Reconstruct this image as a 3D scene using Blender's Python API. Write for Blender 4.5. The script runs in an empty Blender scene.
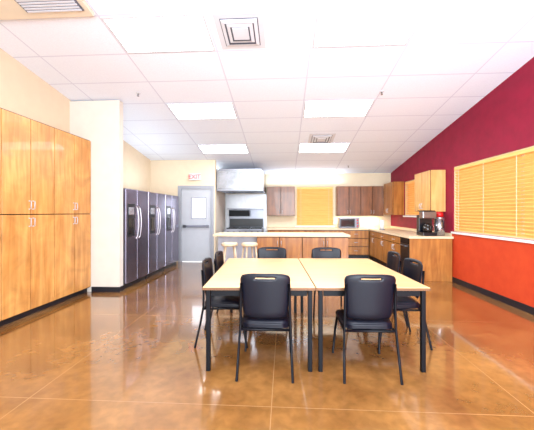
import bpy, bmesh, math
from mathutils import Vector, Matrix
S=bpy.context.scene
S.view_settings.view_transform='Standard'
S.view_settings.look='None'
S.view_settings.exposure=0.6
PI=math.pi
# ---------------------------------------------------------------- materials
def srgb(r,g,b):
    f=lambda c:(c/255/12.92 if c/255<=0.04045 else ((c/255+0.055)/1.055)**2.4)
    return (f(r),f(g),f(b),1)
def newmat(n):
    m=bpy.data.materials.new(n); m.use_nodes=True
    return m,m.node_tree,m.node_tree.nodes['Principled BSDF']
def noise_mix(nt,c1,c2,scale,vscale=(1,1,1),detail=4,lo=0.35,hi=0.65,dist=0.0):
    tc=nt.nodes.new('ShaderNodeTexCoord'); mp=nt.nodes.new('ShaderNodeMapping')
    mp.inputs['Scale'].default_value=vscale
    nt.links.new(tc.outputs['Object'],mp.inputs['Vector'])
    nz=nt.nodes.new('ShaderNodeTexNoise'); nz.inputs['Scale'].default_value=scale
    nz.inputs['Detail'].default_value=detail; nz.inputs['Distortion'].default_value=dist
    nt.links.new(mp.outputs['Vector'],nz.inputs['Vector'])
    r=nt.nodes.new('ShaderNodeValToRGB'); r.color_ramp.elements[0].position=lo; r.color_ramp.elements[1].position=hi
    r.color_ramp.elements[0].color=c1; r.color_ramp.elements[1].color=c2
    nt.links.new(nz.outputs['Fac'],r.inputs['Fac'])
    return r.outputs['Color'],nz,tc
def plain(n,col,rough=0.5,metal=0.0,var=0.06,scale=6,emit=0,coat=0,spec=0.5):
    m,nt,b=newmat(n)
    c2=tuple(min(1,c*(1+var)) for c in col[:3])+(1,); c1=tuple(c*(1-var) for c in col[:3])+(1,)
    o,_,_=noise_mix(nt,c1,c2,scale)
    nt.links.new(o,b.inputs['Base Color'])
    b.inputs['Roughness'].default_value=rough; b.inputs['Metallic'].default_value=metal
    b.inputs['Coat Weight'].default_value=coat; b.inputs['Specular IOR Level'].default_value=spec
    if emit:
        b.inputs['Emission Color'].default_value=col; b.inputs['Emission Strength'].default_value=emit
    return m
def wood(n,c1,c2,rough=0.35,vs=(9,9,0.9),scale=1.6,fig=.15):
    m,nt,b=newmat(n)
    o,_,tc=noise_mix(nt,c1,c2,scale,vs,6,0.3,0.7,0.6)
    nz=nt.nodes.new('ShaderNodeTexNoise'); nz.inputs['Scale'].default_value=2.6; nz.inputs['Detail'].default_value=4; nz.inputs['Distortion'].default_value=1.2
    geo=nt.nodes.new('ShaderNodeNewGeometry'); nt.links.new(geo.outputs['Position'],nz.inputs['Vector'])
    mr=nt.nodes.new('ShaderNodeMapRange'); mr.inputs['From Min'].default_value=.3; mr.inputs['From Max'].default_value=.7
    mr.inputs['To Min'].default_value=1-fig; mr.inputs['To Max'].default_value=1+fig*.7; nt.links.new(nz.outputs['Fac'],mr.inputs['Value'])
    vm=nt.nodes.new('ShaderNodeVectorMath'); vm.operation='SCALE'; nt.links.new(o,vm.inputs[0]); nt.links.new(mr.outputs[0],vm.inputs['Scale'])
    nt.links.new(vm.outputs[0],b.inputs['Base Color']); b.inputs['Roughness'].default_value=rough
    b.inputs['Coat Weight'].default_value=0.15
    return m
def emis(n,col,s):
    m,nt,b=newmat(n); b.inputs['Base Color'].default_value=col
    b.inputs['Emission Color'].default_value=col; b.inputs['Emission Strength'].default_value=s
    return m
def line_mask(nt,sep_out,origin,period,width):
    def M(op,a,bv=None):
        x=nt.nodes.new('ShaderNodeMath'); x.operation=op
        if hasattr(a,'links'): nt.links.new(a,x.inputs[0])
        else: x.inputs[0].default_value=a
        if bv is not None: x.inputs[1].default_value=bv
        return x.outputs[0]
    a=M('SUBTRACT',sep_out,origin); a=M('DIVIDE',a,period); a=M('ADD',a,0.5+100); a=M('FRACT',a)
    a=M('SUBTRACT',a,0.5); a=M('ABSOLUTE',a); a=M('MULTIPLY',a,period); return M('LESS_THAN',a,width/2)
def grid_mat(n,base_out_fn,linecol,ox,px,oy,py,w,rough):
    m,nt,b=newmat(n)
    col,nz,tc=base_out_fn(nt)
    sp=nt.nodes.new('ShaderNodeSeparateXYZ'); nt.links.new(tc.outputs['Object'],sp.inputs[0])
    a=line_mask(nt,sp.outputs['X'],ox,px,w); c=line_mask(nt,sp.outputs['Y'],oy,py,w)
    mx=nt.nodes.new('ShaderNodeMath'); mx.operation='MAXIMUM'; nt.links.new(a,mx.inputs[0]); nt.links.new(c,mx.inputs[1])
    mix=nt.nodes.new('ShaderNodeMix'); mix.data_type='RGBA'
    nt.links.new(mx.outputs[0],mix.inputs[0]); nt.links.new(col,mix.inputs[6]); mix.inputs[7].default_value=linecol
    nt.links.new(mix.outputs[2],b.inputs['Base Color']); b.inputs['Roughness'].default_value=rough
    return m,nt,b,nz
def floor_base(nt):
    o,nz,tc=noise_mix(nt,srgb(112,74,36),srgb(154,110,60),1.6,(1,1,1),8,0.3,0.7,0.3)
    o2,_,_=noise_mix(nt,(.84,.84,.84,1),(1.1,1.1,1.1,1),12,(1,1,1),9,0.35,0.65,0.3)
    mm=nt.nodes.new('ShaderNodeVectorMath'); mm.operation='MULTIPLY'
    nt.links.new(o,mm.inputs[0]); nt.links.new(o2,mm.inputs[1])
    return mm.outputs[0],nz,tc
M_floor,nt,b,nz=grid_mat('stained_concrete',floor_base,srgb(160,122,80),-0.09,1.83,2.16,1.83,0.006,0.2)
nz2=nt.nodes.new('ShaderNodeTexNoise'); nz2.inputs['Scale'].default_value=4; nz2.inputs['Detail'].default_value=6
mr=nt.nodes.new('ShaderNodeMapRange'); mr.inputs['To Min'].default_value=0.06; mr.inputs['To Max'].default_value=0.24
nt.links.new(nz2.outputs['Fac'],mr.inputs['Value']); nt.links.new(mr.outputs[0],b.inputs['Roughness'])
b.inputs['Coat Weight'].default_value=0.9; b.inputs['Coat Roughness'].default_value=0.06
GX0,GPX,GY0,GPY=-2.15,1.25,3.36,0.645
M_ceil,nt,b,nz=grid_mat('acoustic_tile',lambda nt:noise_mix(nt,srgb(226,235,250),srgb(232,241,255),60),srgb(206,214,234),GX0,GPX,GY0,GPY,0.02,0.9)
M_tan=plain('tan_paint',srgb(222,206,178),0.8,var=0.02)
M_cream=plain('cream_paint',srgb(212,207,196),0.8,var=0.02)
M_soffit=plain('soffit_paint',srgb(214,204,184),0.8,var=0.02)
def redwall():
    m,nt,b=newmat('red_paint')
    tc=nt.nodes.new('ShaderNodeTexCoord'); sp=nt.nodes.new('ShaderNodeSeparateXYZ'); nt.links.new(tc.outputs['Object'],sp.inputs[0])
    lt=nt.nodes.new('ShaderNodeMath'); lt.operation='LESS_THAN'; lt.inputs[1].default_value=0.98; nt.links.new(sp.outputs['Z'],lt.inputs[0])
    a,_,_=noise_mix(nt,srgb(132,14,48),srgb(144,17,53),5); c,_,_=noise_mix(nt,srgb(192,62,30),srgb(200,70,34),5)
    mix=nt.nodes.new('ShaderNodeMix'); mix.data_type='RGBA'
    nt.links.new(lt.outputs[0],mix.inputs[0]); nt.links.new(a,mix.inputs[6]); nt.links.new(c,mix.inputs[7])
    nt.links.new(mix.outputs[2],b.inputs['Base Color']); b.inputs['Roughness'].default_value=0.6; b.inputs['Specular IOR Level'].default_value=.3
    return m
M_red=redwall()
M_white=plain('white_trim',srgb(230,230,230),0.5,var=0.02)
M_warmtrim=plain('warm_trim',srgb(220,196,156),0.5,var=0.02)
M_metalwhite=plain('white_metal',srgb(205,210,220),0.4,var=0.02)
M_slot=plain('grille_slot',srgb(90,94,108),0.6)
M_black=plain('black_base',srgb(18,18,28),0.5)
M_maple=wood('honey_maple',srgb(190,128,60),srgb(220,166,94),fig=.2)
M_oak=wood('kitchen_oak',srgb(146,88,38),srgb(186,126,60))
M_oakdark=wood('dark_oak',srgb(102,60,30),srgb(134,80,42))
M_oaklight=wood('light_oak',srgb(206,154,88),srgb(224,178,114))
M_gap=plain('gap_shade',srgb(50,28,14),0.7)
M_tabletop=wood('table_laminate',srgb(222,176,120),srgb(232,192,138),0.3,(1,12,1),fig=.04)
M_tableedge=plain('edge_banding',srgb(104,68,38),0.5)
M_chairpad=plain('black_vinyl',srgb(5,8,22),0.45,var=0.1,scale=30,spec=.3)
M_steelblk=plain('black_steel',srgb(3,5,12),0.5,spec=.2)
M_steel=plain('stainless',srgb(130,132,140),0.28,0.9,0.04)
M_hood=plain('hood_stainless',srgb(150,152,158),0.24,0.9,0.18,3)
M_steelbr=plain('bright_stainless',srgb(195,198,206),0.25,0.9,0.04)
M_steelwall=plain('steel_wall_panel',srgb(190,192,196),0.35,0.6,0.05)
M_fridge=plain('brushed_stainless',srgb(124,118,134),0.25,0.84,0.06)
M_handle=plain('satin_handle',srgb(200,200,206),0.3,0.8,0.02)
M_dark=plain('dark_plastic',srgb(10,12,20),0.3)
M_counter=plain('tan_laminate',srgb(222,202,168),0.35,var=0.04,scale=40)
M_islandwhite=plain('island_panel',srgb(190,194,206),0.5)
M_door=plain('door_paint',srgb(182,186,192),0.5,var=0.02)
M_frame=plain('door_frame',srgb(152,156,164),0.5,var=0.02)
M_light=emis('lit_lens',(1,0.99,1,1),5.0)
M_day=emis('daylight_glass',(1,0.5,0.15,1),0.22)
M_doorglass=emis('door_glass',(0.85,0.92,1,1),1.1)
def blindmat():
    m,nt,b=newmat('yellow_slats')
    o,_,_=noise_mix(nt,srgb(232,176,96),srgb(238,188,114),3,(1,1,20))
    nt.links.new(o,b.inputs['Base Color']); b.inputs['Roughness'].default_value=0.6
    nt.links.new(o,b.inputs['Emission Color']); b.inputs['Emission Strength'].default_value=0.16  # slat glow stands in for daylight coming through the blind
    return m
M_blind=blindmat()
M_signred=emis('sign_red',(0.9,0.05,0.05,1),0.4)
M_red2=plain('red_plastic',srgb(190,24,24),0.4)
M_glass,nt,b=newmat('dark_glass'); b.inputs['Base Color'].default_value=srgb(30,22,18); b.inputs['Roughness'].default_value=0.08
M_whiteseat=plain('pale_wood_seat',srgb(224,202,168),0.4)
M_stoolleg=plain('pale_stool_leg',srgb(212,192,162),0.45)
# ---------------------------------------------------------------- mesh helpers
def obj_from_bm(name,bm,mats,parent=None,smooth=False):
    me=bpy.data.meshes.new(name); bm.normal_update(); bm.to_mesh(me); bm.free()
    if not isinstance(mats,(list,tuple)): mats=[mats]
    for m in mats: me.materials.append(m)
    if smooth:
        for p in me.polygons: p.use_smooth=True
    o=bpy.data.objects.new(name,me); S.collection.objects.link(o)
    if parent: o.parent=parent
    return o
def add_box(bm,a,b,mi=0,bevel=0.0,seg=2,mat=None):
    a=Vector(a); b=Vector(b); c=(a+b)/2; s=b-a
    t=bmesh.new(); bmesh.ops.create_cube(t,size=1)
    for v in t.verts: v.co=Vector((v.co.x*s.x,v.co.y*s.y,v.co.z*s.z))+c
    if bevel>0: bmesh.ops.bevel(t,geom=list(t.edges),offset=bevel,segments=seg,affect='EDGES',profile=0.5)
    merge(bm,t,mi,mat)
def merge(bm,t,mi=0,mat=None):
    vm={}
    for v in t.verts: vm[v]=bm.verts.new(mat@v.co if mat else v.co)
    for f in t.faces:
        try:
            nf=bm.faces.new([vm[v] for v in f.verts]); nf.material_index=mi; nf.smooth=f.smooth
        except ValueError: pass
    t.free()
def add_cyl(bm,p0,p1,r0,r1=None,seg=20,mi=0):
    if r1 is None: r1=r0
    p0=Vector(p0); p1=Vector(p1); d=p1-p0
    t=bmesh.new(); bmesh.ops.create_cone(t,cap_ends=True,segments=seg,radius1=r0,radius2=r1,depth=d.length)
    q=Vector((0,0,1)).rotation_difference(d.normalized()).to_matrix().to_4x4()
    for f in t.faces: f.smooth=len(f.verts)==4
    merge(bm,t,mi,Matrix.Translation((p0+p1)/2)@q)
def add_tube(bm,pts,r,seg=8,mi=0):
    pts=[Vector(p) for p in pts]; rings=[]
    up=Vector((0.13,0.31,0.94)).normalized()
    for i,p in enumerate(pts):
        d=((pts[min(i+1,len(pts)-1)]-pts[max(i-1,0)])).normalized()
        if abs(d.dot(up))>0.98: u=Vector((1,0,0))
        else: u=up
        x=d.cross(u).normalized(); 
        if rings and x.dot(px)<0: x=-x
        px=x; y=d.cross(x).normalized()
        rings.append([bm.verts.new(p+x*r*math.cos(2*PI*k/seg)+y*r*math.sin(2*PI*k/seg)) for k in range(seg)])
    for i in range(len(rings)-1):
        for k in range(seg):
            f=bm.faces.new([rings[i][k],rings[i][(k+1)%seg],rings[i+1][(k+1)%seg],rings[i+1][k]]); f.smooth=True; f.material_index=mi
    bm.faces.new(rings[0]); bm.faces.new(list(reversed(rings[-1])))
def box(name,a,b,mat,parent=None,bevel=0.0):
    bm=bmesh.new(); add_box(bm,a,b,0,bevel); return obj_from_bm(name,bm,mat,parent)
def boxes(name,lst,mats,parent=None,bevel=0.0):
    bm=bmesh.new()
    for l in lst: add_box(bm,l[0],l[1],l[2] if len(l)>2 else 0,bevel)
    return obj_from_bm(name,bm,mats,parent)
def tag(o,label,cat,group=None):
    o['label']=label; o['category']=cat
    if group: o['group']=group
    return o
def thing(name,label,cat,loc=(0,0,0),rot=0,group=None):
    e=bpy.data.objects.new(name,None); e.empty_display_size=0.1; S.collection.objects.link(e)
    e.location=loc; e.rotation_euler=(0,0,rot); return tag(e,label,cat,group)
def struct(o): o['kind']='structure'; return o
def copy_thing(root,loc,rot=None,label=None,scale=None):
    def rec(o,par):
        c=o.copy(); S.collection.objects.link(c)
        if par: c.parent=par
        for ch in list(o.children): rec(ch,c)
        return c
    c=rec(root,None); c.location=loc
    if rot is not None: c.rotation_euler=(c.rotation_euler[0],c.rotation_euler[1],rot)
    if label: c['label']=label
    return c
# ---------------------------------------------------------------- room
XL,XR,YB,YD,Y0=-3.8,3.41,9.8,8.35,-3.0
SL=0.158
def cz(y): return 4.21-SL*y
def wall_grid(name,axis,pos,thick,u0,u1,z1,holes,mat):
    us=sorted({u0,u1}|{h[0] for h in holes}|{h[1] for h in holes}); zs=sorted({0,z1}|{h[2] for h in holes}|{h[3] for h in holes})
    bm=bmesh.new()
    for i in range(len(us)-1):
        for j in range(len(zs)-1):
            uc=(us[i]+us[i+1])/2; zc=(zs[j]+zs[j+1])/2
            if any(h[0]<uc<h[1] and h[2]<zc<h[3] for h in holes): continue
            if axis=='x': add_box(bm,(pos,us[i],zs[j]),(pos+thick,us[i+1],zs[j+1]))
            else: add_box(bm,(us[i],pos,zs[j]),(us[i+1],pos+thick,zs[j+1]))
    return struct(obj_from_bm(name,bm,mat))
def slope_box(name,x0,x1,y0,y1,mat,t=0.1,dz=0):
    bm=bmesh.new(); V=[]
    for (x,y) in ((x0,y0),(x1,y0),(x1,y1),(x0,y1)):
        V.append((bm.verts.new((x,y,cz(y)+dz)),bm.verts.new((x,y,cz(y)+dz+t))))
    bm.faces.new([V[3][0],V[2][0],V[1][0],V[0][0]]); bm.faces.new([v[1] for v in V])
    for i in range(4): j=(i+1)%4; bm.faces.new([V[i][0],V[j][0],V[j][1],V[i][1]])
    bmesh.ops.recalc_face_normals(bm,faces=bm.faces)
    return obj_from_bm(name,bm,mat)
struct(box('floor',(XL,Y0,-0.1),(XR,YB,0),M_floor))
struct(slope_box('ceiling',XL,XR,Y0,YB,M_ceil))
s=struct(slope_box('trim_1',XL+0.002,-2.16,Y0+0.1,3.30,M_soffit,0.05,-0.055))
W1=(3.0,6.26,1.02,2.32); W2=(7.45,8.72,1.32,2.27)
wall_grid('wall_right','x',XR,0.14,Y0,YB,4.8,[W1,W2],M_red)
wall_grid('wall_left','x',XL-0.12,0.12,Y0,YD,4.8,[],M_tan)
DX0,DX1=-2.94,-2.03
wall_grid('wall_door','y',YD,0.12,XL,-1.93,cz(YD)-0.005,[(DX0,DX1,0,2.10)],M_tan)
struct(box('wall_return',(-2.05,YD+0.12,0),(-1.93,YB,cz(YB)-0.01),M_cream))
W3=(0.40,1.60,0.97,2.24)
wall_grid('wall_back','y',YB,0.12,-2.05,XR,cz(YB)+0.1,[W3],M_tan)
struct(boxes('trim_2',[((-1.925,YB-.012,.0),(-1.26,YB,2.0)),((-1.255,YB-.012,.0),(-.57,YB,2.0))],[M_steelwall]))
struct(box('wall_divider',(XL,5.12,0),(-2.89,5.245,cz(5.245)-0.005),M_cream))
struct(box('baseboard_right',(XR-0.015,Y0,0),(XR,6.26,0.10),M_black))
struct(boxes('baseboard_divider',[((-3.39,5.105,0),(-2.875,5.12,0.09)),((-2.89,5.12,0),(-2.875,5.245,0.09))],M_black))
struct(box('baseboard_door',(-3.0+0.95+0.09,YD-0.012,0),(-1.93,YD,0.1),M_black))
# windows
def make_window(n,axis,pos,u0,u1,z0,z1,dirn,label):
    w=bpy.data.objects.new('window_%d'%n,None); S.collection.objects.link(w); struct(w)
    def P(u,d,z): return (pos-dirn*d,u,z) if axis=='x' else (u,pos-dirn*d,z)
    def mk(name,lst,mat,par,bev=0):
        bm=bmesh.new()
        for (ua,ub,da,db,za,zb) in lst:
            p=P(ua,da,za); q=P(ub,db,zb)
            add_box(bm,tuple(min(i,j) for i,j in zip(p,q)),tuple(max(i,j) for i,j in zip(p,q)),0,bev)
        return obj_from_bm(name,bm,mat,par)
    T=0.02
    mk('frame',[(u0,u0+T,0.02,0.12,z0,z1),(u1-T,u1,0.02,0.12,z0,z1),(u0+T,u1-T,0.02,0.12,z1-T,z1),(u0+T,u1-T,0.02,0.12,z0,z0+T)]+
       ([((u0+u1)/2-.02,(u0+u1)/2+.02,0.09,0.12,z0+T,z1-T)] if u1-u0>1.5 else []),M_warmtrim,w)
    mk('pane',[(u0+T,u1-T,0.121,0.128,z0+T,z1-T)],M_day,w)
    mk('sill',[(u0-0.03,u1+0.03,-0.03,0.02,z0-0.045,z0-0.005)],M_white,w)
    bl=thing('window_blind',label,'blind')
    mk('headrail',[(u0+T+.004,u1-T-.004,0.01,0.065,z1-T-0.055,z1-T-.002)],M_blind,bl)
    z=z0+T+0.03
    bm=bmesh.new()
    while z<z1-T-0.07:
        ua,ub=u0+T+.004,u1-T-.004
        pts=[(0.022,z+0.017),(0.025,z+0.021),(0.060,z-0.016),(0.057,z-0.020)]
        A=[bm.verts.new(P(ua,d,zz)) for d,zz in pts]; B=[bm.verts.new(P(ub,d,zz)) for d,zz in pts]
        bm.faces.new(A); bm.faces.new(list(reversed(B)))
        for i in range(4): j=(i+1)%4; bm.faces.new([A[i],B[i],B[j],A[j]])
        z+=0.056
    bmesh.ops.recalc_face_normals(bm,faces=bm.faces)
    obj_from_bm('slats',bm,M_blind,bl)
    k=max(2,int((u1-u0)/0.6)); 
    for i in range(k):
        u=u0+0.15+(u1-u0-0.3)*i/(k-1)
        mk('ladder_cord',[(u-.004,u+.004,0.014,0.018,z0+T+.01,z1-T-.05)],M_tan,bl)
    mk('bottom_rail',[(u0+T+.004,u1-T-.004,0.03,0.055,z0+T+.001,z0+T+.008)],M_blind,bl)
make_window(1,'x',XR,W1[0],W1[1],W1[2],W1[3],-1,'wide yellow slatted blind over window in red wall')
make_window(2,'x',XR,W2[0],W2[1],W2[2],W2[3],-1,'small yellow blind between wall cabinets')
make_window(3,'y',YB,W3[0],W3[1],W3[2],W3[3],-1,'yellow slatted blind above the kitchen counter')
# door
d=bpy.data.objects.new('door_1',None); S.collection.objects.link(d); struct(d)
boxes('frame',[((DX0-.06,YD-.02,0),(DX0+.03,YD+.1,2.16)),((DX1-.03,YD-.02,0),(DX1+.06,YD+.1,2.16)),((DX0+.03,YD-.02,2.07),(DX1-.03,YD+.1,2.16))],M_frame,d,0.003)
vx0,vx1,vz0,vz1=-2.60,-2.22,1.25,1.80
boxes('leaf',[((DX0+.035,YD+.02,.01),(vx0,YD+.06,2.065)),((vx1,YD+.02,.01),(DX1-.035,YD+.06,2.065)),((vx0,YD+.02,.01),(vx1,YD+.06,vz0)),((vx0,YD+.02,vz1),(vx1,YD+.06,2.065))],M_door,d)
boxes('pane_frame',[((vx0-.03,YD+.01,vz0-.03),(vx0,YD+.02,vz1+.03)),((vx1,YD+.01,vz0-.03),(vx1+.03,YD+.02,vz1+.03)),((vx0,YD+.01,vz0-.03),(vx1,YD+.02,vz0)),((vx0,YD+.01,vz1),(vx1,YD+.02,vz1+.03))],M_frame,d)
box('vision_pane',(vx0,YD+.035,vz0),(vx1,YD+.045,vz1),M_doorglass,d)
bm=bmesh.new(); add_box(bm,(DX0+.08,YD-.03,.98),(DX1-.08,YD-.005,1.04),0,.008); add_box(bm,(DX0+.08,YD-.02,.97),(DX0+.16,YD+.02,1.05)); add_box(bm,(DX1-.16,YD-.02,.97),(DX1-.08,YD+.02,1.05))
obj_from_bm('push_bar',bm,M_steel,d)
# exit sign
e=thing('exit_sign','white illuminated exit sign with red letters above the door','exit sign',(-2.50,YD-.05,2.31))
box('housing',(-.16,-.03,0),(.16,.049,.18),M_white,e,0.01)
cu=bpy.data.curves.new('t','FONT'); cu.body='EXIT'; cu.size=0.17; cu.extrude=0.003; cu.align_x='CENTER'; cu.offset=.003
to=bpy.data.objects.new('t',cu); S.collection.objects.link(to)
bpy.context.view_layer.update()
me=bpy.data.meshes.new_from_object(to.evaluated_get(bpy.context.evaluated_depsgraph_get()))
bpy.data.objects.remove(to); me.materials.clear(); me.materials.append(M_signred)
lt=bpy.data.objects.new('lettering',me); S.collection.objects.link(lt); lt.parent=e; lt.rotation_euler=(PI/2,0,0); lt.location=(0,-.034,.034)
# ---------------------------------------------------------------- ceiling fixtures
ang=math.atan(SL)
def on_ceiling(e,x,y,off=0.0): e.location=(x,y,cz(y)-off); e.rotation_euler=(-ang,0,0)
LW,LD=GPX-.04,GPY/math.cos(ang)-.04
def fixture(x,y,first=None):
    if first:
        c=copy_thing(first,(0,0,0)); on_ceiling(c,x,y); return c
    f=thing('ceiling_light','recessed fluorescent troffer with lit white lens','ceiling light',group='ceiling troffers')
    a,b_=LW/2,LD/2
    boxes('frame',[((-a,-b_,-.012),(-a+.025,b_,-.002)),((a-.025,-b_,-.012),(a,b_,-.002)),((-a+.025,-b_,-.012),(a-.025,-b_+.025,-.002)),((-a+.025,b_-.025,-.012),(a-.025,b_,-.002))],M_metalwhite,f)
    box('lens',(-a+.026,-b_+.026,-.010),(a-.026,b_-.026,-.003),M_light,f)
    on_ceiling(f,x,y); return f
F=None
for r in (1,0,2,3):
    for cx in (GX0+GPX/2,GX0+2.5*GPX):
        y=GY0+GPY/2+(r-1)*3*GPY
        if r==0: y=GY0+GPY/2-3*GPY
        o=fixture(cx,y,F); F=F or o
def diffuser(x,y,w,lab=None):
    f=thing('air_diffuser',lab or 'square white metal air diffuser with nested louvres','air vent',group='ceiling air diffusers')
    h=w/2
    bm=bmesh.new()
    add_box(bm,(-h,-h,-.006),(h,h,-.002),0)
    obj_from_bm('face_plate',bm,M_metalwhite,f)
    bm=bmesh.new()
    add_box(bm,(-h*.78,-h*.78,-.009),(h*.78,h*.78,-.0062),0)
    obj_from_bm('throat',bm,M_slot,f)
    bm=bmesh.new()
    for k,(o_,i_) in enumerate(((.74,.60),(.54,.40),(.34,.0))):
        o2,i2=h*o_,h*i_
        if i_==0: add_box(bm,(-o2,-o2,-.03),(o2,o2,-.0095),0,.006); continue
        V=[]
        for rr,zz in ((o2,-.0095),(o2,-.020),(i2,-.0095-.02)):
            V.append([bm.verts.new((sx*rr,sy*rr,zz)) for sx,sy in ((-1,-1),(1,-1),(1,1),(-1,1))])
        for a in range(2):
            for i in range(4): j=(i+1)%4; bm.faces.new([V[a][i],V[a][j],V[a+1][j],V[a+1][i]])
    obj_from_bm('louvres',bm,M_metalwhite,f)
    on_ceiling(f,x,y); return f
diffuser(-.53,GY0+GPY/2,.58); diffuser(.86,7.0,.58)
g=thing('return_grille','gray slotted return air grille in the tan soffit','air vent')
box('frame',(-.33,-.17,-.012),(.33,.17,-.002),M_slot,g,.003)
bm=bmesh.new()
for i in range(9): add_box(bm,(-.31,-.15+i*.036,-.022),(.31,-.130+i*.036,-.0125))
obj_from_bm('louvres',bm,M_metalwhite,g)
on_ceiling(g,-2.54,3.04,.057)
def sprinkler(x,y,first=None):
    if first: c=copy_thing(first,(0,0,0)); on_ceiling(c,x,y); return c
    f=thing('fire_sprinkler','small chrome pendant fire sprinkler head','sprinkler',group='ceiling sprinklers')
    bm=bmesh.new(); add_cyl(bm,(0,0,-.008),(0,0,-.001),.035); obj_from_bm('escutcheon',bm,M_metalwhite,f)
    bm=bmesh.new(); add_cyl(bm,(0,0,-.03),(0,0,-.008),.010); add_tube(bm,[(-.012,0,-.02),(-.014,0,-.035),(0,0,-.05)],.003); add_tube(bm,[(.012,0,-.02),(.014,0,-.035),(0,0,-.05)],.003); obj_from_bm('body',bm,M_steel,f)
    bm=bmesh.new(); add_cyl(bm,(0,0,-.055),(0,0,-.05),.018); obj_from_bm('deflector',bm,M_steel,f)
    on_ceiling(f,x,y); return f
sp=sprinkler(-2.47,4.96); sprinkler(1.62,5.08,sp); sprinkler(1.9,9.0,sp)
# ---------------------------------------------------------------- cabinets
def bar_handle(x,z,vert=True,L=.13,y=-.03):
    bm=bmesh.new()
    if vert:
        add_tube(bm,[(x,0-.001,z-L/2+.01),(x,y,z-L/2+.015),(x,y-.003,z),(x,y,z+L/2-.015),(x,-.001,z+L/2-.01)],.0065,8)
    else:
        add_tube(bm,[(x-L/2+.01,-.001,z),(x-L/2+.015,y,z),(x,y-.003,z),(x+L/2-.015,y,z),(x+L/2-.01,-.001,z)],.0065,8)
    return bm
def cabinet(name,label,loc,rot,w,d,h,doors,mat,toe=0.1,group=None,gap=.004):
    c=thing(name,label,'cabinet',loc,rot,group)
    bm=bmesh.new()
    add_box(bm,(.001,.03,toe),(w-.001,d-.003,h))
    add_box(bm,(.003,.02,toe+.003),(w-.003,.03,h-.003),2)  # dark sheet behind the doors paints shade into their gaps
    if toe>0: add_box(bm,(.001,.07,.001),(w-.001,d-.003,toe),1)
    obj_from_bm('body',bm,[mat,M_black,M_gap],c)
    for (x0,x1,z0,z1,kind,hx,hz,vert) in doors:
        bm=bmesh.new(); add_box(bm,(x0+gap,0,z0+gap),(x1-gap,.0195,z1-gap),0,.002,1)
        dd=obj_from_bm(kind,bm,mat,c)
        if hx is not None: obj_from_bm('handle',bar_handle(hx,hz,vert),M_handle,dd)
    return c
for i,y in enumerate((2.59,3.43,4.27)):
    W=.84
    ds=[]
    for (z0,z1,hz) in ((.09,1.375,1.27),(1.375,2.66,1.50)):
        ds+= [(0,.42,z0,z1,'door',.39,hz,True),(.42,.84,z0,z1,'door',.45,hz,True)]
    cabinet('storage_cabinet','tall honey maple four-door storage cabinet against tan wall',(-3.4,y,0),PI/2,W,.39,2.67,ds,M_maple,toe=.08,group='tall storage cabinets',gap=.006)
CX=2.56
for i in range(3):
    w=.80; y1=9.16-i*w+.0
    ds=[(0,.4,.12,.70,'door',.36,.6,True),(.4,.8,.12,.70,'door',.44,.6,True),(0,.8,.70,.86,'drawer',.4,.78,False)]
    cabinet('base_cabinet','oak base cabinet with drawer and doors under worktop',(CX,y1,0),-PI/2,w,.84,.87,ds,M_oak,group='kitchen base cabinets',gap=.008)
yd=9.16-2.4
dw=thing('dishwasher','black built-in dishwasher under the worktop','dishwasher',(CX,yd,0),-PI/2)
dwW=.46
box('body',(.003,.02,.001),(dwW-.003,.6,.868),M_dark,dw)
box('door',(.005,-.005,.1),(dwW-.005,.0195,.74),M_dark,dw,.004)
box('control_panel',(.005,-.008,.745),(dwW-.005,.0195,.86),M_steelblk,dw,.004)
bm=bmesh.new(); add_tube(bm,[(.06,-.009,.70),(.06,-.035,.70),(dwW-.06,-.035,.70),(dwW-.06,-.009,.70)],.008); obj_from_bm('handle',bm,M_steel,dw)
ep=tag(boxes('end_panel',[((CX,6.262,0),(XR-.017,6.295,.868))],[M_oak],None,.003),'oak end panel closing the run of base cabinets','cabinet panel')
for i in range(3):
    w=.76; x0=-.52+i*w+.02
    ds=[(0,.38,.12,.70,'door',.34,.6,True),(.38,.76,.12,.70,'door',.42,.6,True),(0,.76,.70,.86,'drawer',.38,.78,False)]
    cabinet('base_cabinet','oak base cabinet with drawer and doors under worktop',(x0,9.17,0),0,w,.62,.87,ds,M_oak,group='kitchen base cabinets',gap=.008)
cabinet('base_cabinet','oak drawer base cabinet beside the kitchen corner',(1.785,9.17,0),0,.765,.62,.87,[(0,.765,.12,.37,'drawer',.38,.25,False),(0,.765,.37,.62,'drawer',.38,.5,False),(0,.765,.62,.86,'drawer',.38,.75,False)],M_oak,group='kitchen base cabinets',gap=.009)
bm=bmesh.new()
add_box(bm,(CX-.03,6.235,.871),(XR-.003,9.14,.915),0); add_box(bm,(-.52,9.14,.871),(XR-.003,YB-.003,.915),0)
add_box(bm,(-.52,YB-.022,.915),(.38,YB-.003,1.0)); add_box(bm,(1.65,YB-.022,.915),(XR-.025,YB-.003,1.0)); add_box(bm,(XR-.022,6.30,.915),(XR-.003,YB-.003,.975))
tag(obj_from_bm('worktop',bm,M_counter),'continuous tan laminate L-shaped kitchen worktop','worktop')
def updoors(w,n,h):
    dw=w/n; r=[]
    for i in range(n):
        hx=(i+1)*dw-.04 if i%2==0 else i*dw+.04
        r.append((i*dw,(i+1)*dw,0.0,h,'door',hx,.12,True))
    return r
G='kitchen wall cabinets'
def upper(label,loc,rot,w,n,h,mat): return cabinet('wall_cabinet',label,loc,rot,w,.33,h,updoors(w,n,h),mat,0,G,gap=.007)
upper('dark oak two-door wall cabinet beside kitchen window',(-.54,9.465,1.30),0,.88,2,.92,M_oakdark)
upper('dark oak two-door wall cabinet beside kitchen window',(1.66,9.465,1.30),0,.72,2,.92,M_oakdark)
upper('dark oak two-door wall cabinet in the kitchen corner',(2.38,9.465,1.30),0,.70,2,.92,M_oakdark)
upper('oak wall cabinet on red wall beyond small window',(3.075,9.46,1.33),-PI/2,.74,2,.95,M_oak)
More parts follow.
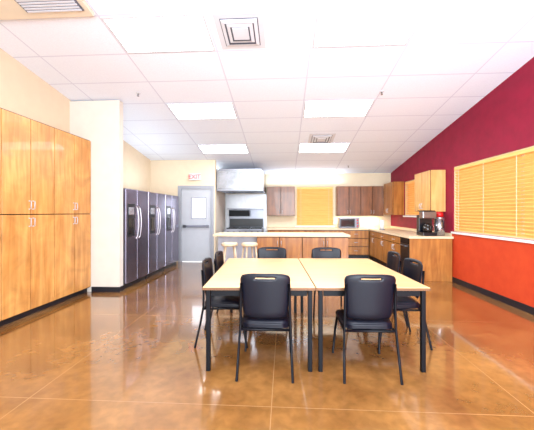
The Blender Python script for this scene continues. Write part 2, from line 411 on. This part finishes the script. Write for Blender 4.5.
upper('light oak wall cabinet on red wall above coffee maker',(3.075,7.27,1.42),-PI/2,.74,2,.88,M_oaklight)
IX0,IX1,IY0,IY1=-1.57,1.43,6.55,7.35
tag(boxes('island_worktop',[((IX0,IY0,.871),(IX1,IY1,.915))],[M_counter],None,.004),'tan laminate worktop of the kitchen island','worktop')
for i in range(2):
    x0=-.60+i*1.0
    ds=[(k*.5,(k+1)*.5,.12,.86,'door',(k*.5+.46 if k==0 else k*.5+.04),.72,True) for k in range(2)]
    cabinet('island_cabinet','oak island cabinet with two flat doors',(x0,IY0+.04,0),0,1.0,.72,.87,ds,M_oak,group='island cabinets',gap=.008)
ib=thing('breakfast_counter_base','pale gray panelled island base behind the stools','cabinet',(IX0+.03,6.95,0))
box('body',(0,.012,.001),(.935,.36,.868),M_islandwhite,ib)
box('panel',(.03,0,.12),(.455,.0115,.84),M_islandwhite,ib,.003); box('panel',(.48,0,.12),(.905,.0115,.84),M_islandwhite,ib,.003)
def stool(loc):
    st=thing('bar_stool','round pale wooden stool at the island','stool',loc,.3,'island stools')
    bm=bmesh.new(); add_cyl(bm,(0,0,.70),(0,0,.745),.165,.175,28); add_cyl(bm,(0,0,.745),(0,0,.765),.175,.15,28); obj_from_bm('seat',bm,M_whiteseat,st)
    for sx,sy in ((1,1),(1,-1),(-1,1),(-1,-1)):
        bm=bmesh.new(); add_cyl(bm,(sx*.17,sy*.17,0.001),(sx*.09,sy*.09,.70),.017,.02,12); obj_from_bm('leg',bm,M_stoolleg,st)
    bm=bmesh.new(); r=.138
    for a,b_ in (((r,r),(r,-r)),((r,-r),(-r,-r)),((-r,-r),(-r,r)),((-r,r),(r,r))): add_cyl(bm,(a[0],a[1],.28),(b_[0],b_[1],.28),.011,.011,10)
    obj_from_bm('footrest',bm,M_stoolleg,st); return st
st=stool((-1.14,6.25,0)); copy_thing(st,(-.72,6.25,0),.5)
# hood + range
h=thing('range_hood','large stainless steel commercial range hood on back wall','range hood',(-1.90,8.40,2.02))
bm=bmesh.new(); HW,HD,HH=1.32,1.385,.56
for a,b_ in (((0,0,0),(HW,.03,HH)),((0,.03,0),(.03,HD,HH)),((HW-.03,.03,0),(HW,HD,HH)),((.03,.03,HH-.03),(HW-.03,HD,HH)),((.03,HD-.03,0),(HW-.03,HD,HH-.03))): add_box(bm,a,b_)
obj_from_bm('canopy',bm,M_hood,h)
box('lip',(-.005,-.012,-.02),(HW+.005,.02,.03),M_steel,h,.004)
for k in range(2): box('front_panel',(.04+k*.63,-.008,.06),(.65+k*.63,-.0005,.50),M_hood,h,.003)
bm=bmesh.new()
for i in range(5):
    t=bmesh.new(); bmesh.ops.create_cube(t,size=1)
    merge(bm,t,0,Matrix.Translation((.15+i*.255,.95,.28))@Matrix.Rotation(-.7,4,'X')@Matrix.Diagonal((.24,.5,.03,1)))
obj_from_bm('grease_filters',bm,M_steel,h)
box('hood_lamp',(.4,.3,.515),(.9,.42,.528),M_light,h)
box('duct_cover',(.05,.03,HH+.001),(HW-.05,1.0,HH+.055),M_steel,h)
r=thing('kitchen_range','stainless commercial range with black oven and back shelf','stove',(-1.80,8.95,0))
RW=1.15
box('body',(0,.02,.12),(RW,.82,.9),M_steel,r,.005)
for x in (.05,RW-.05):
    for y in (.1,.76):
        bm=bmesh.new(); add_cyl(bm,(x,y,0.001),(x,y,.12),.02); obj_from_bm('leg',bm,M_steel,r)
for k in range(2):
    dd=box('oven_door',(.02+k*.565,-.005,.2),(.565+k*.565,.0195,.72),M_dark,r,.006)
    bm=bmesh.new(); add_tube(bm,[(.08+k*.565,-.006,.68),(.08+k*.565,-.04,.68),(.5+k*.565,-.04,.68),(.5+k*.565,-.006,.68)],.009); obj_from_bm('handle',bm,M_handle,dd)
for k in range(6):
    bm=bmesh.new(); add_cyl(bm,(.12+k*.18,-.02,.81),(.12+k*.18,.02,.81),.025); obj_from_bm('knob',bm,M_dark,r)
for i in range(3):
    for j in range(2):
        bm=bmesh.new()
        cx,cy=.2+i*.37,.25+j*.36
        for q in range(3): add_box(bm,(cx-.16,cy-.1+q*.09,.901),(cx+.16,cy-.085+q*.09,.925)); 
        add_cyl(bm,(cx,cy,.901),(cx,cy,.915),.05)
        obj_from_bm('burner_grate',bm,M_dark,r)
box('backguard',(0,.78,.901),(RW,.82,1.5),M_steel,r)
box('backsplash_panel',(.03,.772,.93),(RW-.03,.7795,1.20),M_dark,r,.003)
box('broiler',(.05,.50,1.28),(RW-.45,.779,1.47),M_steelblk,r,.006)
box('shelf',(0,.48,1.5),(RW,.82,1.53),M_steel,r,.004)
# ---------------------------------------------------------------- fridges
def fridge(loc):
    W=.90;H=1.84
    f=thing('refrigerator','stainless side-by-side refrigerator with dark door dispenser','refrigerator',loc,PI/2,'row of refrigerators')
    box('body',(.005,.075,.02),(W-.005,.80,H-.02),M_dark,f,.006)
    box('toe_grille',(.02,.06,.001),(W-.02,.075,.09),M_dark,f)
    sx=.42
    d1=boxes('freezer_door',[((.004,0,.10),(sx-.003,.07,H))],[M_fridge],f,.012)
    d2=boxes('door',[((sx+.003,0,.10),(W-.004,.07,H))],[M_fridge],f,.012)
    dp=box('dispenser',(.05,-.006,.95),(.31,-.0005,1.56),M_dark,d1,.002)
    box('dispenser_recess',(.09,-.009,1.00),(.27,-.0062,1.30),M_glass,dp)
    box('control_panel',(.09,-.010,1.36),(.27,-.0062,1.50),M_steelbr,dp)
    for x,p in ((sx-.05,d1),(sx+.05,d2)):
        bm=bmesh.new(); pts=[]
        for k in range(13):
            t=k/12; z=.90+t*.62; y=-.008-.045*math.sin(PI*t)**.5 if 0<t<1 else -.001
            pts.append((x,y,z))
        add_tube(bm,pts,.011,10); obj_from_bm('handle',bm,M_handle,p)
    return f
fr=fridge((-2.85,5.27,0)); copy_thing(fr,(-2.85,6.18,0)); copy_thing(fr,(-2.85,7.09,0))
# ---------------------------------------------------------------- tables
TR=math.radians(2.6)
TW,TD,TH=.985,1.66,.75
def table(loc):
    t=thing('dining_table','rectangular table with light maple laminate top and black legs','table',loc,TR,'tables pushed together')
    bm=bmesh.new(); add_box(bm,(.002,.002,TH-.028),(TW-.002,TD-.002,TH),0,.004); obj_from_bm('tabletop',bm,M_tabletop,t)
    bm=bmesh.new()
    for a,b_ in (((0,0),(TW,.0019)),((0,TD-.0019),(TW,TD)),((0,.002),(.0019,TD-.002)),((TW-.0019,.002),(TW,TD-.002))): add_box(bm,(a[0],a[1],TH-.026),(b_[0],b_[1],TH-.004))
    obj_from_bm('edge_band',bm,M_tableedge,t)
    bm=bmesh.new()
    for a,b_ in (((.07,.04),(TW-.07,.06)),((.07,TD-.06),(TW-.07,TD-.04)),((.04,.07),(.06,TD-.07)),((TW-.06,.07),(TW-.04,TD-.07))): add_box(bm,(a[0],a[1],TH-.085),(b_[0],b_[1],TH-.0285))
    obj_from_bm('apron',bm,M_steelblk,t)
    for x in (.025,TW-.061):
        for y in (.03,TD-.07):
            box('leg',(x,y,.001),(x+.037,y+.037,TH-.0285),M_steelblk,t,.004)
    return t
TX,TY=-.71,2.575
tb=table((TX,TY,0)); copy_thing(tb,(TX+(TW+.006)*math.cos(TR),TY+(TW+.006)*math.sin(TR),0))
# ---------------------------------------------------------------- chairs (local: faces +y)
def chair():
    c=thing('dining_chair','black padded stacking chair with steel frame at the table','chair',(0,0,0),0,'chairs around the tables')
    bm=bmesh.new(); t=bmesh.new(); bmesh.ops.create_cube(t,size=1)
    bmesh.ops.subdivide_edges(t,edges=list(t.edges),cuts=5,use_grid_fill=True)
    for v in t.verts:
        x,y,z=v.co*2
        w=.215+.012*(y); cr=1-.06*(abs(x)**4)*(abs(y)**4)
        top=.028*(1-x**4*.5)*(1-y**4*.5) if z>0 else 0
        v.co=Vector((x*w*cr,y*.21*cr,.43+z*.022+(top if z>.9 else 0)))
        if y>.9 and z>0: v.co.z-=.012
    bmesh.ops.bevel(t,geom=[e for e in t.edges if e.calc_face_angle(0)>1.0],offset=.012,segments=3,affect='EDGES')
    for f in t.faces: f.smooth=True
    merge(bm,t); obj_from_bm('seat',bm,M_chairpad,c)
    bm=bmesh.new(); NX,NZ=20,24; z0,z1=.50,.885
    def bp(u,v,side):
        z=z0+(z1-z0)*v
        w=.190+.028*v
        if v>.82: q=(v-.82)/.18; w*= (1-.09*q**3)
        if v<.15: q=(.15-v)/.15; w*=(1-.08*q**2)
        zz=z-(.02*abs(u)**4*(v**3))
        yb=-.205-.09*(z-.45)
        curve=.035*(u**2)
        th=.015*(1-abs(u)**8*.7)*(1-abs(2*v-1)**10*.7)
        return Vector((u*w,yb+curve+side*th,zz))
    gr={}
    for sd in (1,-1):
        for i in range(NX+1):
            for j in range(NZ+1): gr[sd,i,j]=bm.verts.new(bp(2*i/NX-1,j/NZ,sd))
    SI0,SI1,SJ=6,14,21     # hand-hold slot cells
    slot=lambda i,j: SI0<=i<SI1 and j==SJ
    for i in range(NX):
        for j in range(NZ):
            if slot(i,j): continue
            f=bm.faces.new([gr[1,i,j],gr[1,i+1,j],gr[1,i+1,j+1],gr[1,i,j+1]]); f.smooth=True
            f=bm.faces.new([gr[-1,i,j],gr[-1,i,j+1],gr[-1,i+1,j+1],gr[-1,i+1,j]]); f.smooth=True
    def rim(bd):
        for k in range(len(bd)):
            a=bd[k]; b_=bd[(k+1)%len(bd)]
            bm.faces.new([gr[1,a[0],a[1]],gr[-1,a[0],a[1]],gr[-1,b_[0],b_[1]],gr[1,b_[0],b_[1]]])
    rim([(i,0) for i in range(NX)]+[(NX,j) for j in range(NZ)]+[(i,NZ) for i in range(NX,0,-1)]+[(0,j) for j in range(NZ,0,-1)])
    rim([(i,SJ) for i in range(SI0,SI1)]+[(SI1,SJ)]+[(i,SJ+1) for i in range(SI1,SI0,-1)]+[(SI0,SJ+1)])
    bmesh.ops.recalc_face_normals(bm,faces=bm.faces)
    obj_from_bm('backrest',bm,M_chairpad,c)
    for s_ in (-1,1):
        bm=bmesh.new()
        add_tube(bm,[(s_*.232,-.29,.001),(s_*.222,-.235,.25),(s_*.215,-.205,.42),(s_*.21,-.205,.55),(s_*.208,-.215,.70),(s_*.203,-.222,.80)],.0115,10)
        obj_from_bm('rear_leg',bm,M_steelblk,c)
        bm=bmesh.new()
        add_tube(bm,[(s_*.228,.25,.001),(s_*.215,.205,.25),(s_*.20,.17,.40)],.0115,10)
        obj_from_bm('front_leg',bm,M_steelblk,c)
    bm=bmesh.new()
    add_tube(bm,[(-.2,.17,.398),(.2,.17,.398)],.011); add_tube(bm,[(-.212,-.2,.398),(.212,-.2,.398)],.011)
    add_tube(bm,[(-.2,.17,.398),(-.213,-.2,.398)],.011); add_tube(bm,[(.2,.17,.398),(.213,-.2,.398)],.011)
    obj_from_bm('seat_frame',bm,M_steelblk,c)
    return c
ch=chair()
ch.location=(-.16,2.76,0); ch.rotation_euler=(0,0,0)
ch['label']='black padded chair with back to the near table edge'
copy_thing(ch,(.72,2.78,0),.02)
la='black padded chair drawn up beside the table'
copy_thing(ch,(-.64,3.30,0),-PI/2+.04,la); copy_thing(ch,(-.64,3.90,0),-PI/2,la)
copy_thing(ch,(1.20,3.36,0),PI/2+.05,la); copy_thing(ch,(1.22,4.0,0),PI/2,la)
lb='black padded chair facing the table from the far side'
copy_thing(ch,(-.18,4.24,0),PI,lb); copy_thing(ch,(.62,4.24,0),PI,lb)
# ---------------------------------------------------------------- counter items
c=thing('coffee_maker','black and steel drip coffee maker on the worktop end','coffee maker',(3.0,6.50,.916)); c.scale=(1.15,1,1.2)
box('base',(-.12,-.15,0),(.12,.17,.06),M_dark,c,.01)
box('column',(-.12,.05,.06),(.12,.17,.36),M_dark,c,.01)
box('brew_head',(-.12,-.14,.30),(.12,.05,.42),M_steel,c,.012)
bm=bmesh.new(); add_cyl(bm,(0,-.05,.062),(0,-.05,.16),.075,.085,24); add_cyl(bm,(0,-.05,.16),(0,-.05,.215),.085,.05,24); obj_from_bm('carafe',bm,M_glass,c)
bm=bmesh.new(); add_tube(bm,[(0,-.13,.17),(0,-.17,.16),(0,-.175,.11),(0,-.135,.09)],.008); obj_from_bm('carafe_handle',bm,M_dark,c)
box('lid',(-.11,-.12,.421),(.11,.15,.44),M_dark,c,.006)
c=thing('thermal_carafe','stainless thermal coffee dispenser with red lid','coffee dispenser',(3.26,6.50,.916)); c.scale=(1.3,1.3,1.3)
bm=bmesh.new(); add_cyl(bm,(0,0,0),(0,0,.27),.075,.075,28); add_cyl(bm,(0,0,.27),(0,0,.30),.075,.06,28); obj_from_bm('body',bm,M_steelbr,c)
bm=bmesh.new(); add_cyl(bm,(0,0,.301),(0,0,.38),.062,.055,24); obj_from_bm('lid',bm,M_red2,c)
bm=bmesh.new(); add_tube(bm,[(0,-.07,.25),(0,-.11,.24),(0,-.11,.13),(0,-.07,.12)],.009); obj_from_bm('handle',bm,M_dark,c)
t=thing('toaster_oven','dark toaster oven with glass door on back worktop','toaster oven',(1.70,9.30,.916))
box('body',(0,.02,.012),(.62,.36,.32),M_steel,t,.01)
dd=box('glass_door',(.02,.0,.04),(.46,.0195,.29),M_dark,t,.004)
box('window',(.05,-.004,.07),(.43,-.0005,.25),M_glass,dd)
for k in range(3):
    bm=bmesh.new(); add_cyl(bm,(.54,-.01,.07+k*.09),(.54,.02,.07+k*.09),.024); obj_from_bm('knob',bm,M_red2,t)
for x in (.05,.56):
    for y in (.06,.32):
        bm=bmesh.new(); add_cyl(bm,(x,y,0),(x,y,.012),.015,seg=12); obj_from_bm('foot',bm,M_dark,t)
t=thing('paper_towel_holder','white paper towel roll on a steel stand','paper towel holder',(2.75,8.6,.916))
bm=bmesh.new(); add_cyl(bm,(0,0,0),(0,0,.012),.08); add_cyl(bm,(0,0,.012),(0,0,.32),.008); obj_from_bm('stand',bm,M_steel,t)
bm=bmesh.new(); add_cyl(bm,(0,0,.013),(0,0,.28),.06); obj_from_bm('paper_roll',bm,M_white,t)
# ---------------------------------------------------------------- lights
def area(loc,rot,sx,sy,e,col=(1,1,1)):
    l=bpy.data.lights.new('area_light','AREA'); l.shape='RECTANGLE'; l.size=sx; l.size_y=sy; l.energy=e; l.color=col
    o=bpy.data.objects.new('area_light',l); S.collection.objects.link(o); o.location=loc; o.rotation_euler=rot
    return o
CO=(.84,.92,1)
area((1.4,-1.4,1.7),(math.radians(116),0,math.radians(-14)),4,2.4,420,CO)          # added fill behind camera, brightens the ceiling
area((0,1.3,3.7),(0,0,0),4,1.5,60)
area((-3.3,6.6,1.95),(PI,0,0),.5,2.4,9,CO)  # added unseen uplight over the fridges, lifts the ceiling
area((.6,9.62,2.30),(PI,0,0),2.6,.2,7,CO)  # added unseen uplight over the back wall cabinets, brightens ceiling
area((0,6.9,3.0),(0,0,0),3,.8,70,CO)
for x in (2.0,2.7): area((x,9.62,1.29),(0,0,0),.6,.1,6,(1,.85,.6))
wd=bpy.data.worlds.new('World'); S.world=wd; wd.use_nodes=True
wd.node_tree.nodes['Background'].inputs[0].default_value=(.88,.94,1,1)
wd.node_tree.nodes['Background'].inputs[1].default_value=2.9
# ---------------------------------------------------------------- camera
cam=bpy.data.cameras.new('camera'); co=bpy.data.objects.new('camera',cam); S.collection.objects.link(co)
cam.sensor_width=36; cam.lens=300/534*36; cam.shift_y=-2.5/534; cam.clip_start=.05
co.location=(0,0,1.40); co.rotation_euler=(PI/2,0,math.atan(17/300)); S.camera=co
